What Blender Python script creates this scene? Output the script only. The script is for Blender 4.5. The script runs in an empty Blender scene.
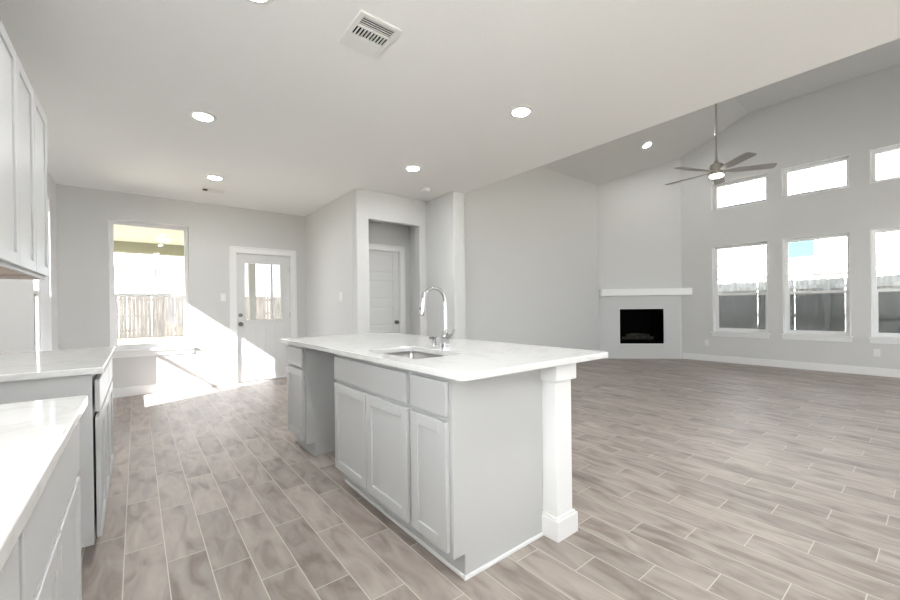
import bpy, bmesh, math, random
from mathutils import Vector, Matrix
random.seed(7)
scene = bpy.context.scene
COL = scene.collection
PI = math.pi
H = 1.16                                   # camera height

# ---------------------------------------------------------------- camera
def make_camera():
    yaw, pit, roll = math.radians(38.45), math.radians(-0.25), math.radians(-0.69)
    f = Vector((math.sin(yaw)*math.cos(pit), math.cos(yaw)*math.cos(pit), math.sin(pit)))
    r = Vector((math.cos(yaw), -math.sin(yaw), 0)); u = r.cross(f)
    r2 = math.cos(roll)*r + math.sin(roll)*u
    u2 = -math.sin(roll)*r + math.cos(roll)*u
    cd = bpy.data.cameras.new('camera'); cam = bpy.data.objects.new('camera', cd); COL.objects.link(cam)
    m = Matrix((r2, u2, -f)).transposed().to_4x4(); m.translation = Vector((0, 0, H))
    cam.matrix_world = m
    cd.sensor_width = 36; cd.sensor_fit = 'HORIZONTAL'; cd.lens = 395.0/900*36
    cd.shift_y = 8.4/900; cd.clip_start = 0.02; cd.clip_end = 300
    scene.camera = cam
make_camera()

# ---------------------------------------------------------------- world, sun, exposure
SKY_STRENGTH = 2.5
SUN_STRENGTH = 80.0
FILL_REAR = 14.0
FILL_LEFT = 78.0
FILL_LIVING = 64.0
CAN_STRENGTH = 255.0
EXPOSURE = 0.17
w = bpy.data.worlds.new('world'); scene.world = w; w.use_nodes = True
bg = w.node_tree.nodes['Background']; bg.inputs[0].default_value = (0.89, 0.95, 1.0, 1); bg.inputs[1].default_value = SKY_STRENGTH
sd = bpy.data.lights.new('sun', 'SUN'); sd.energy = SUN_STRENGTH; sd.angle = math.radians(0.5); sd.color = (.97, .985, 1)
sun = bpy.data.objects.new('sun', sd); COL.objects.link(sun)
SUN_DIR = Vector((1.0, 0.55, -0.77)).normalized()
sun.rotation_euler = SUN_DIR.to_track_quat('-Z', 'Y').to_euler(); sun.location = (-10, -5, 10)
def fill_light(name, loc, target, sx, sy, power):
    ld = bpy.data.lights.new(name, 'AREA'); ld.shape = 'RECTANGLE'; ld.size = sx; ld.size_y = sy; ld.energy = power
    ld.color = (0.93, 0.97, 1.0)
    o = bpy.data.objects.new(name, ld); COL.objects.link(o); o.location = loc
    o.rotation_euler = (Vector(target)-Vector(loc)).to_track_quat('-Z', 'Y').to_euler()
# daylight lamps added out of view to brighten kitchen and living room
fill_light('fill_rear', (2.1, -3.72, 1.15), (2.1, 0, 1.75), 2.6, 1.9, FILL_REAR)
fill_light('fill_living', (6.4, -2.14, 1.5), (6.4, 2, 1.15), 4.4, 1.7, FILL_LIVING)
fill_light('fill_left', (-1.02, -.3, 1.68), (1, -.1, 1.68), 2.3, 1.15, FILL_LEFT)  # lamp added outside the left opening to light the island front
scene.view_settings.view_transform = 'Standard'
scene.view_settings.look = 'None'
scene.view_settings.exposure = EXPOSURE
scene.view_settings.gamma = 1
scene.view_settings.use_curve_mapping = False
cy = scene.cycles
cy.max_bounces = 10; cy.diffuse_bounces = 7; cy.glossy_bounces = 4; cy.transparent_max_bounces = 12
cy.sample_clamp_indirect = 6; cy.caustics_reflective = False; cy.caustics_refractive = False
cy.use_denoising = True

# ---------------------------------------------------------------- materials
def mat(name, color, rough=0.6, metal=0.0, emit=None, strength=0, spec=0.5):
    m = bpy.data.materials.new(name); m.use_nodes = True
    b = m.node_tree.nodes['Principled BSDF']
    b.inputs['Base Color'].default_value = (*color, 1); b.inputs['Roughness'].default_value = rough
    b.inputs['Metallic'].default_value = metal; b.inputs['Specular IOR Level'].default_value = spec
    if emit:
        b.inputs['Emission Color'].default_value = (*emit, 1); b.inputs['Emission Strength'].default_value = strength
    return m
def add_noise(m, scale, lo, hi, stretch=(1, 1, 1), detail=4, bump=0, pos=(0.35, 0.7), rot=0):
    nt = m.node_tree; b = nt.nodes['Principled BSDF']
    tc = nt.nodes.new('ShaderNodeTexCoord'); mp = nt.nodes.new('ShaderNodeMapping'); mp.inputs['Scale'].default_value = stretch
    mp.inputs['Rotation'].default_value[2] = rot
    n = nt.nodes.new('ShaderNodeTexNoise'); n.inputs['Scale'].default_value = scale; n.inputs['Detail'].default_value = detail
    cr = nt.nodes.new('ShaderNodeValToRGB'); cr.color_ramp.elements[0].color = (*lo, 1); cr.color_ramp.elements[1].color = (*hi, 1)
    cr.color_ramp.elements[0].position = pos[0]; cr.color_ramp.elements[1].position = pos[1]
    nt.links.new(tc.outputs['Object'], mp.inputs[0]); nt.links.new(mp.outputs[0], n.inputs['Vector'])
    nt.links.new(n.outputs['Fac'], cr.inputs[0]); nt.links.new(cr.outputs[0], b.inputs['Base Color'])
    if bump:
        bp = nt.nodes.new('ShaderNodeBump'); bp.inputs['Strength'].default_value = bump; bp.inputs['Distance'].default_value = 0.002
        nt.links.new(n.outputs['Fac'], bp.inputs['Height']); nt.links.new(bp.outputs[0], b.inputs['Normal'])
    return m
M = {}
M['wall'] = add_noise(mat('wall_paint', (.6, .59, .57), .75, spec=.3), 60, (.66, .66, .655), (.68, .68, .675), bump=.05)
M['ceiling'] = add_noise(mat('ceiling_paint', (.8, .79, .77), .85, spec=.2), 60, (.89, .89, .885), (.91, .91, .905), bump=.05)
M['trim'] = mat('white_trim_paint', (.86, .86, .86), .35)
M['doorpaint'] = mat('door_paint', (.74, .74, .735), .4)
M['cab'] = mat('cabinet_paint', (.545, .548, .55), .35)
M['cabdark'] = mat('cabinet_interior', (.42, .38, .35), .6)
M['wood'] = add_noise(mat('maple_underside', (.5, .38, .3), .5), 6, (.42, .30, .24), (.60, .48, .40), (1, .1, 1))
M['steel'] = mat('brushed_steel', (.50, .49, .475), .36, 1.0)
M['chrome'] = mat('chrome', (.50, .50, .505), .12, 1.0)
M['nickel'] = mat('brushed_nickel', (.52, .49, .45), .3, 1.0)
M['knob'] = mat('satin_knob', (.22, .21, .20), .3, 1.0)
M['blade'] = mat('fan_blade_silver', (.34, .325, .31), .45, .3)
M['black'] = mat('firebox_black', (.002, .002, .002), .9, spec=.05)
M['log'] = add_noise(mat('fire_log', (.05, .04, .035), .9), 14, (.012, .01, .009), (.07, .06, .05), bump=.6)
M['dark'] = mat('gap_shade_button_black', (.008, .008, .008), .9, spec=.1)  # near black: painted shade in vents and slots, own colour of the button
M['plastic'] = mat('white_plastic', (.82, .82, .80), .35)
M['lens'] = mat('light_lens', (1, 1, 1), .5, emit=(.965, .985, 1), strength=CAN_STRENGTH)
M['fanlens'] = mat('fan_light_lens', (1, 1, 1), .5, emit=(1, .93, .82), strength=6)
M['porchlens'] = mat('porch_light_lens', (1, 1, 1), .5, emit=(1, .95, .85), strength=.5)
M['porch'] = mat('porch_paint', (.52, .51, .42), .8)
M['porchbeam'] = mat('porch_beam_paint', (.24, .235, .165), .8)
M['siding'] = mat('house_siding', (.85, .84, .80), .8)
M['roof'] = add_noise(mat('roof_shingle', (.3, .3, .31), .9), 20, (.25, .25, .26), (.36, .36, .37))
M['glassdark'] = mat('house_glass', (.028, .052, .054), .5, spec=.1)
M['housetrim'] = mat('house_trim', (.058, .056, .052), .8)
M['post'] = mat('porch_post_paint', (.30, .295, .285), .8)
M['blownpane'] = mat('blown_out_pane', (.8, .79, .76), .6)  # white stands in for overexposed glare on one house pane
M['concrete'] = add_noise(mat('patio_concrete', (.6, .59, .56), .9), 5, (.20, .20, .19), (.26, .255, .245))
M['grass'] = add_noise(mat('dry_grass', (.5, .45, .25), .95), 3, (.095, .078, .036), (.17, .148, .09), detail=8)
M['fireframe'] = mat('surround_tile', (.60, .605, .60), .4)

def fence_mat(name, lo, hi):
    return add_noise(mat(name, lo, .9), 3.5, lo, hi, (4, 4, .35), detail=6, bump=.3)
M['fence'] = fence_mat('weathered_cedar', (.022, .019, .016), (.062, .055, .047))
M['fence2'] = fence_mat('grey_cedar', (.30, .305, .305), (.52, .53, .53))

def quartz():
    m = mat('white_quartz', (.73, .728, .72), .07, spec=.5); nt = m.node_tree; b = nt.nodes['Principled BSDF']
    tc = nt.nodes.new('ShaderNodeTexCoord')
    n = nt.nodes.new('ShaderNodeTexNoise'); n.inputs['Scale'].default_value = 2.2; n.inputs['Detail'].default_value = 7; n.inputs['Distortion'].default_value = 1.2
    s = nt.nodes.new('ShaderNodeMath'); s.operation = 'SUBTRACT'; s.inputs[1].default_value = .5
    a = nt.nodes.new('ShaderNodeMath'); a.operation = 'ABSOLUTE'
    cr = nt.nodes.new('ShaderNodeValToRGB'); cr.color_ramp.elements[0].color = (.67, .665, .655, 1); cr.color_ramp.elements[1].color = (.73, .728, .72, 1)
    cr.color_ramp.elements[0].position = 0; cr.color_ramp.elements[1].position = .022
    nt.links.new(tc.outputs['Object'], n.inputs['Vector']); nt.links.new(n.outputs['Fac'], s.inputs[0]); nt.links.new(s.outputs[0], a.inputs[0])
    nt.links.new(a.outputs[0], cr.inputs[0]); nt.links.new(cr.outputs[0], b.inputs['Base Color'])
    return m
M['quartz'] = quartz()

def glass_mat(name='window_glass', tint=(1, 1, 1)):
    m = bpy.data.materials.new(name); m.use_nodes = True; nt = m.node_tree; nt.nodes.clear()
    o = nt.nodes.new('ShaderNodeOutputMaterial'); mx = nt.nodes.new('ShaderNodeMixShader'); t = nt.nodes.new('ShaderNodeBsdfTransparent')
    g = nt.nodes.new('ShaderNodeBsdfGlossy'); fr = nt.nodes.new('ShaderNodeFresnel'); fr.inputs[0].default_value = 1.45
    t.inputs[0].default_value = (*tint, 1); g.inputs['Roughness'].default_value = .02
    nt.links.new(fr.outputs[0], mx.inputs[0]); nt.links.new(t.outputs[0], mx.inputs[1]); nt.links.new(g.outputs[0], mx.inputs[2]); nt.links.new(mx.outputs[0], o.inputs[0])
    return m
M['glass'] = glass_mat()
def screen_mat():
    m = bpy.data.materials.new('insect_screen'); m.use_nodes = True; nt = m.node_tree; nt.nodes.clear()
    o = nt.nodes.new('ShaderNodeOutputMaterial'); mx = nt.nodes.new('ShaderNodeMixShader'); t = nt.nodes.new('ShaderNodeBsdfTransparent')
    d = nt.nodes.new('ShaderNodeBsdfDiffuse'); d.inputs[0].default_value = (.12, .13, .13, 1); mx.inputs[0].default_value = .5
    nt.links.new(t.outputs[0], mx.inputs[1]); nt.links.new(d.outputs[0], mx.inputs[2]); nt.links.new(mx.outputs[0], o.inputs[0])
    return m
M['screen'] = screen_mat()

def floor_mat():
    m = mat('plank_tile', (.4, .36, .33), .33, spec=.32); nt = m.node_tree; b = nt.nodes['Principled BSDF']
    N = nt.nodes.new; L = nt.links.new
    def mth(op, a, c=None):
        n = N('ShaderNodeMath'); n.operation = op
        for i, v in enumerate((a, c)):
            if v is None: continue
            if isinstance(v, (int, float)): n.inputs[i].default_value = v
            else: L(v, n.inputs[i])
        return n.outputs[0]
    tc = N('ShaderNodeTexCoord'); sp = N('ShaderNodeSeparateXYZ'); L(tc.outputs['Object'], sp.inputs[0])
    PWID, PLEN = .1545, .6095
    u = mth('DIVIDE', mth('ADD', sp.outputs[0], .0585), PWID)
    row = mth('FLOOR', u); fu = mth('SUBTRACT', u, row)
    v = mth('DIVIDE', mth('ADD', mth('SUBTRACT', sp.outputs[1], 2.438), mth('MULTIPLY', row, .2032)), PLEN)
    seg = mth('FLOOR', v); fv = mth('SUBTRACT', v, seg)
    du = mth('MULTIPLY', mth('SUBTRACT', .5, mth('ABSOLUTE', mth('SUBTRACT', fu, .5))), PWID)
    dv = mth('MULTIPLY', mth('SUBTRACT', .5, mth('ABSOLUTE', mth('SUBTRACT', fv, .5))), PLEN)
    d = mth('MINIMUM', du, dv)
    g = N('ShaderNodeMapRange'); g.inputs[1].default_value = .0012; g.inputs[2].default_value = .0026; L(d, g.inputs[0])   # 0 in grout, 1 on tile
    cid = N('ShaderNodeCombineXYZ'); L(row, cid.inputs[0]); L(seg, cid.inputs[1])
    wn = N('ShaderNodeTexWhiteNoise'); wn.noise_dimensions = '3D'; L(cid.outputs[0], wn.inputs['Vector'])
    # streaky grain, offset for each plank
    off = N('ShaderNodeVectorMath'); off.operation = 'SCALE'; L(wn.outputs['Color'], off.inputs[0]); off.inputs['Scale'].default_value = 13
    mp = N('ShaderNodeMapping'); mp.inputs['Scale'].default_value = (5.5, 1.5, 1); L(tc.outputs['Object'], mp.inputs[0])
    ad = N('ShaderNodeVectorMath'); L(mp.outputs[0], ad.inputs[0]); L(off.outputs[0], ad.inputs[1])
    n = N('ShaderNodeTexNoise'); n.inputs['Scale'].default_value = 2.3; n.inputs['Detail'].default_value = 8; n.inputs['Distortion'].default_value = .9; L(ad.outputs[0], n.inputs['Vector'])
    cr = N('ShaderNodeValToRGB'); e = cr.color_ramp.elements
    e[0].position = .30; e[0].color = (.235, .195, .17, 1); e[1].position = .72; e[1].color = (.43, .380, .345, 1)
    mid = cr.color_ramp.elements.new(.5); mid.color = (.35, .303, .274, 1)
    L(n.outputs['Fac'], cr.inputs[0])
    hs = N('ShaderNodeHueSaturation'); L(cr.outputs[0], hs.inputs['Color'])
    vr = N('ShaderNodeMapRange'); vr.inputs[3].default_value = .86; vr.inputs[4].default_value = 1.12; L(wn.outputs['Value'], vr.inputs[0]); L(vr.outputs[0], hs.inputs['Value'])
    mx = N('ShaderNodeMix'); mx.data_type = 'RGBA'; L(g.outputs[0], mx.inputs['Factor']); mx.inputs['A'].default_value = (.60, .56, .52, 1); L(hs.outputs[0], mx.inputs['B'])
    L(mx.outputs['Result'], b.inputs['Base Color'])
    rr = N('ShaderNodeMapRange'); rr.inputs[3].default_value = .8; rr.inputs[4].default_value = .42; L(g.outputs[0], rr.inputs[0]); L(rr.outputs[0], b.inputs['Roughness'])
    bp = N('ShaderNodeBump'); bp.inputs['Strength'].default_value = .35; bp.inputs['Distance'].default_value = .0015
    hsum = mth('ADD', g.outputs[0], mth('MULTIPLY', n.outputs['Fac'], .25)); L(hsum, bp.inputs['Height']); L(bp.outputs[0], b.inputs['Normal'])
    return m
M['floor'] = floor_mat()

# ---------------------------------------------------------------- mesh helpers
class MB:
    def __init__(s): s.bm = bmesh.new()
    def box(s, x0, x1, y0, y1, z0, z1):
        if x0 > x1: x0, x1 = x1, x0
        if y0 > y1: y0, y1 = y1, y0
        if z0 > z1: z0, z1 = z1, z0
        v = [s.bm.verts.new(p) for p in ((x0, y0, z0), (x1, y0, z0), (x1, y1, z0), (x0, y1, z0), (x0, y0, z1), (x1, y0, z1), (x1, y1, z1), (x0, y1, z1))]
        for f in ((0, 3, 2, 1), (4, 5, 6, 7), (0, 1, 5, 4), (1, 2, 6, 5), (2, 3, 7, 6), (3, 0, 4, 7)): s.bm.faces.new([v[i] for i in f])
        return s
    def prism(s, pts, axis, a, b):
        """pts: 2D outline; axis: 0 (y,z), 1 (x,z), 2 (x,y)"""
        def P(p, t): return (t, p[0], p[1]) if axis == 0 else (p[0], t, p[1]) if axis == 1 else (p[0], p[1], t)
        A = [s.bm.verts.new(P(p, a)) for p in pts]; B = [s.bm.verts.new(P(p, b)) for p in pts]
        s.bm.faces.new(A); s.bm.faces.new(B[::-1]); n = len(pts)
        for i in range(n): s.bm.faces.new((A[i], B[i], B[(i+1) % n], A[(i+1) % n]))
        return s
    def cyl(s, c, r, h, axis='Z', n=24, r2=None):
        m = Matrix.Translation(c)
        if axis == 'X': m = m @ Matrix.Rotation(PI/2, 4, 'Y')
        if axis == 'Y': m = m @ Matrix.Rotation(PI/2, 4, 'X')
        bmesh.ops.create_cone(s.bm, cap_ends=True, segments=n, radius1=r, radius2=r if r2 is None else r2, depth=h, matrix=m)
        return s
    def lathe(s, prof, c, n=32):
        rings = []
        for (r, z) in prof:
            if r < 1e-6: rings.append([s.bm.verts.new((c[0], c[1], c[2]+z))])
            else: rings.append([s.bm.verts.new((c[0]+r*math.cos(2*PI*i/n), c[1]+r*math.sin(2*PI*i/n), c[2]+z)) for i in range(n)])
        for a, b in zip(rings, rings[1:]):
            for i in range(n):
                j = (i+1) % n
                if len(a) == 1 and len(b) == 1: continue
                if len(a) == 1: s.bm.faces.new((a[0], b[i], b[j]))
                elif len(b) == 1: s.bm.faces.new((a[i], b[0], a[j]))
                else: s.bm.faces.new((a[i], b[i], b[j], a[j]))
        return s
    def tube(s, path, rad, n=14):
        path = [Vector(p) for p in path]; rings = []
        if not isinstance(rad, (list, tuple)): rad = [rad]*len(path)
        up = Vector((0, 1, 0))
        for i, p in enumerate(path):
            t = (path[min(i+1, len(path)-1)]-path[max(i-1, 0)]).normalized()
            if abs(t.dot(up)) > .95: up = Vector((1, 0, 0))
            a = t.cross(up).normalized(); b = t.cross(a)
            rings.append([s.bm.verts.new(p+rad[i]*(a*math.cos(2*PI*k/n)+b*math.sin(2*PI*k/n))) for k in range(n)])
        for a, b in zip(rings, rings[1:]):
            for i in range(n): s.bm.faces.new((a[i], b[i], b[(i+1) % n], a[(i+1) % n]))
        s.bm.faces.new(rings[0]); s.bm.faces.new(rings[-1][::-1])
        return s
    def build(s, name, m, parent=None, bevel=0, seg=2, smooth=False):
        bmesh.ops.recalc_face_normals(s.bm, faces=s.bm.faces)
        me = bpy.data.meshes.new(name); s.bm.to_mesh(me); s.bm.free()
        o = bpy.data.objects.new(name, me); COL.objects.link(o); me.materials.append(m)
        if parent: o.parent = parent
        if bevel:
            b = o.modifiers.new('bevel', 'BEVEL'); b.width = bevel; b.segments = seg; b.limit_method = 'ANGLE'; b.angle_limit = math.radians(40)
        if smooth:
            for p in me.polygons: p.use_smooth = True
            if hasattr(me, 'set_sharp_from_angle'): me.set_sharp_from_angle(angle=math.radians(35))
        return o
def tag(o, label=None, cat=None, group=None, kind=None):
    if label: o['label'] = label
    if cat: o['category'] = cat
    if group: o['group'] = group
    if kind: o['kind'] = kind
    return o
def empty(name, loc=(0, 0, 0), label=None, cat=None, group=None, kind=None):
    o = bpy.data.objects.new(name, None); COL.objects.link(o); o.location = loc; o.empty_display_size = .1
    return tag(o, label, cat, group, kind)
def struct(mb, name, m, label, cat, **k): return tag(mb.build(name, m, **k), label, cat, kind='structure')
def copy_tree(o, parent=None):
    c = o.copy(); COL.objects.link(c)
    if parent: c.parent = parent
    for ch in list(o.children): copy_tree(ch, c)
    return c
def wall_cells(mb, axis, t0, t1, u0, u1, z0, z1, holes):
    """wall slab normal to axis with rectangular holes (u0,u1,z0,z1)"""
    us = sorted({u0, u1, *[h[0] for h in holes], *[h[1] for h in holes]}); zs = sorted({z0, z1, *[h[2] for h in holes], *[h[3] for h in holes]})
    def hole(a, b): return any(h[0] < a < h[1] and h[2] < b < h[3] for h in holes)
    V = {}
    def vert(t, a, b):
        k = (t, a, b)
        if k not in V: V[k] = mb.bm.verts.new((t, a, b) if axis == 0 else (a, t, b))
        return V[k]
    n, k = len(us)-1, len(zs)-1
    solid = [[not hole((us[i]+us[i+1])/2, (zs[j]+zs[j+1])/2) for j in range(k)] for i in range(n)]
    S = lambda i, j: 0 <= i < n and 0 <= j < k and solid[i][j]
    for i in range(n):
        for j in range(k):
            if not solid[i][j]: continue
            a, b, c, d = us[i], us[i+1], zs[j], zs[j+1]
            for t in (t0, t1): mb.bm.faces.new([vert(t, a, c), vert(t, b, c), vert(t, b, d), vert(t, a, d)])
            if not S(i-1, j): mb.bm.faces.new([vert(t0, a, c), vert(t1, a, c), vert(t1, a, d), vert(t0, a, d)])
            if not S(i+1, j): mb.bm.faces.new([vert(t0, b, c), vert(t1, b, c), vert(t1, b, d), vert(t0, b, d)])
            if not S(i, j-1): mb.bm.faces.new([vert(t0, a, c), vert(t1, a, c), vert(t1, b, c), vert(t0, b, c)])
            if not S(i, j+1): mb.bm.faces.new([vert(t0, a, d), vert(t1, a, d), vert(t1, b, d), vert(t0, b, d)])
    return mb

# ---------------------------------------------------------------- room dimensions
XL, XR, YB = -.765, 9.05, 6.90            # left wall, living window wall, back wall
XK = 3.63                                  # edge of the flat kitchen ceiling
CH = 2.75                                  # kitchen ceiling
YR, YN = -3.5, -1.9                        # walls behind the camera
YL = 4.70                                  # living room far wall
T = .19
EAVE, RIDGE = 3.75, 4.73
def vault(y):
    if y > 2.3: return RIDGE-(y-2.3)*(RIDGE-EAVE)/2.4
    if y < .15: return RIDGE-(.15-y)*(RIDGE-EAVE)/2.05
    return RIDGE

struct(MB().box(XL-T, XR+T, YR-T, YB+T, -.12, 0), 'floor', M['floor'], 'wood look plank tile floor in pale greige with light grout running through kitchen and living room', 'floor')
struct(MB().box(XL-T, XK, YR-T, YB+T, CH, CH+.2).box(XK-.2, XK, YR, YL, CH+.2, 4.95), 'ceiling', M['ceiling'], 'flat white kitchen ceiling ending in a straight edge at the living room', 'ceiling')
vp = [(YN-.2, vault(YN-.2)), (.15, RIDGE), (2.3, RIDGE), (YL+.2, vault(YL+.2))]
struct(MB().prism(vp+[(y, z+.2) for y, z in vp[::-1]], 0, XK, XR+T), 'ceiling_living', M['wall'], 'vaulted living room ceiling sloping down to the fireplace side', 'ceiling')

WB = (-.28, .62, .62, 2.385)               # back window (x0,x1,z0,z1)
DB = (1.215, 2.055, 0, 2.055)              # entry door hole
b = MB(); wall_cells(b, 1, YB, YB+T, XL-T, 2.3+.12, 0, CH, [WB, DB])
struct(b, 'wall_back', M['wall'], 'pale grey back wall with a window and a white door', 'wall')
WL = (5.40, 6.38, .60, 2.45)
b = MB(); wall_cells(b, 0, XL-T, XL, YR-T, YB, 0, CH, [WL, (-1.45, .85, 1.08, 2.28)])  # second opening is added to light the island
struct(b, 'wall_left', M['wall'], 'pale grey left wall behind the upper cabinets with the sunlit nook window', 'wall')
# switch wall, opening wall, pier
struct(MB().box(2.3, 2.42, 4.99, YB, 0, CH), 'wall_nook', M['wall'], 'bright wall with a light switch beside the entry door', 'wall')
b = MB(); wall_cells(b, 1, 4.87, 4.99, 2.3, 3.43, 0, CH, [(2.482, 3.305, 0, 2.362)])
struct(b, 'wall_hall_opening', M['wall'], 'wall with a tall plain cased opening to the hall behind the island', 'wall', bevel=.012, seg=3)
struct(MB().box(3.43, 3.63, 4.215, 4.99, 0, CH), 'wall_pier', M['wall'], 'short projecting wall end between the hall opening and living room', 'wall', bevel=.014, seg=3)
YH = 5.42
b = MB(); wall_cells(b, 1, YH, YH+.12, 2.42, 3.61, 0, CH, [(2.516, 3.30, 0, 2.05)])
struct(b, 'wall_hall_back', M['wall'], 'grey hall wall holding the inner door', 'wall')
struct(MB().box(3.49, 3.61, 4.99, YH, 0, CH), 'wall_hall_right', M['wall'], 'shaded side wall of the hall right of the inner door', 'wall')
struct(MB().box(XK, XR+T, YL, YL+T, 0, EAVE+.02), 'wall_living_back', M['wall'], 'long blank grey living room wall left of the fireplace', 'wall')
TR = [(2.04, 2.93), (.975, 1.83), (-.10, .75)]
b = MB(); wall_cells(b, 0, XR, XR+T, YN-T, YL, 0, EAVE, [(a, c, .60, 2.295) for a, c in TR]+[(a, c, 3.01, 3.545) for a, c in TR])
b.prism([(YN-T, EAVE), (YN, vault(YN)+.01), (.15, RIDGE+.01), (2.3, RIDGE+.01), (YL, EAVE)], 0, XR, XR+T)
struct(b, 'wall_right', M['wall'], 'tall grey living room wall with three large windows and three high windows above', 'wall')
# walls behind the camera with openings added to let light in
b = MB(); wall_cells(b, 1, YR-T, YR, XL, XK+T, 0, CH, [(.75, 3.45, .05, 2.15)])
struct(b, 'wall_rear', M['wall'], 'kitchen wall behind the camera with a wide opening added for light', 'wall')
b = MB(); wall_cells(b, 1, YN-T, YN, XK, XR, 0, EAVE, [(4.1, 8.7, .6, 2.4)])
b.box(XK, XK+T, YR, YN, 0, EAVE)
struct(b, 'wall_front', M['wall'], 'living room near wall behind the camera with a wide opening added for light', 'wall')
# corner fireplace wall, 45 degrees: from A (right wall) to B (living back wall)
A = Vector((XR, 3.5)); Bp = Vector((XR-1.2, YL)); LEN = (Bp-A).length
FD = (Bp-A).normalized(); FN = Vector((-FD.y, FD.x))         # along wall; normal
if FN.dot(Vector((-1, -1))) < 0: FN = -FN
fire_root_m = Matrix(((FD.x, FN.x, 0, A.x), (FD.y, FN.y, 0, A.y), (0, 0, 1, 0), (0, 0, 0, 1)))   # local: u along, v out into room, z up
def to_fire(bm): bmesh.ops.transform(bm, matrix=fire_root_m, verts=bm.verts)
FU0, FU1, FZ0, FZ1 = .37, 1.265, .318, 1.062
b = MB(); wall_cells(b, 1, -.1, 0, 0, LEN, 0, EAVE, [(FU0, FU1, FZ0, FZ1)])
b.prism([(0, EAVE), (0, vault(3.5)+.01), (LEN, EAVE+.01), (LEN, EAVE)], 1, -.1, 0); to_fire(b.bm)
struct(b, 'wall_fireplace', M['wall'], 'angled grey corner wall holding the black fireplace', 'wall')

# baseboards
def base(name, mb, label): struct(mb, name, M['trim'], label, 'baseboard', bevel=.004)
BH = .125
base('baseboard_back_left', MB().box(XL+.014, DB[0]-.10, YB-.014, YB, 0, BH), 'white baseboard under the back window')
base('baseboard_left', MB().box(XL, XL+.014, 3.62, YB, 0, BH), 'white baseboard along the left wall beyond the counter')
base('baseboard_right', MB().box(XR-.014, XR, YN, 3.49, 0, BH), 'long white baseboard under the three large living room windows')
base('baseboard_nook', MB().box(2.286, 2.3, 4.87, YB, 0, BH), 'white baseboard along the switch wall')
base('baseboard_living_back', MB().box(XK, 7.84, YL-.014, YL, 0, BH), 'white baseboard along the blank living room wall')
base('baseboard_hall_opening', MB().box(2.3, 2.482, 4.856, 4.87, 0, BH).box(3.305, 3.416, 4.856, 4.87, 0, BH), 'white baseboard at the hall opening')
base('baseboard_pier', MB().box(3.416, 3.43, 4.215, 4.87, 0, BH).box(3.416, 3.644, 4.201, 4.215, 0, BH).box(3.63, 3.644, 4.215, YL-.014, 0, BH), 'white baseboard around the projecting wall end')
base('baseboard_hall', MB().box(3.385, 3.49, YH-.014, YH, 0, BH).box(3.476, 3.49, 4.99, YH-.014, 0, BH), 'white baseboard inside the hall')

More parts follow.
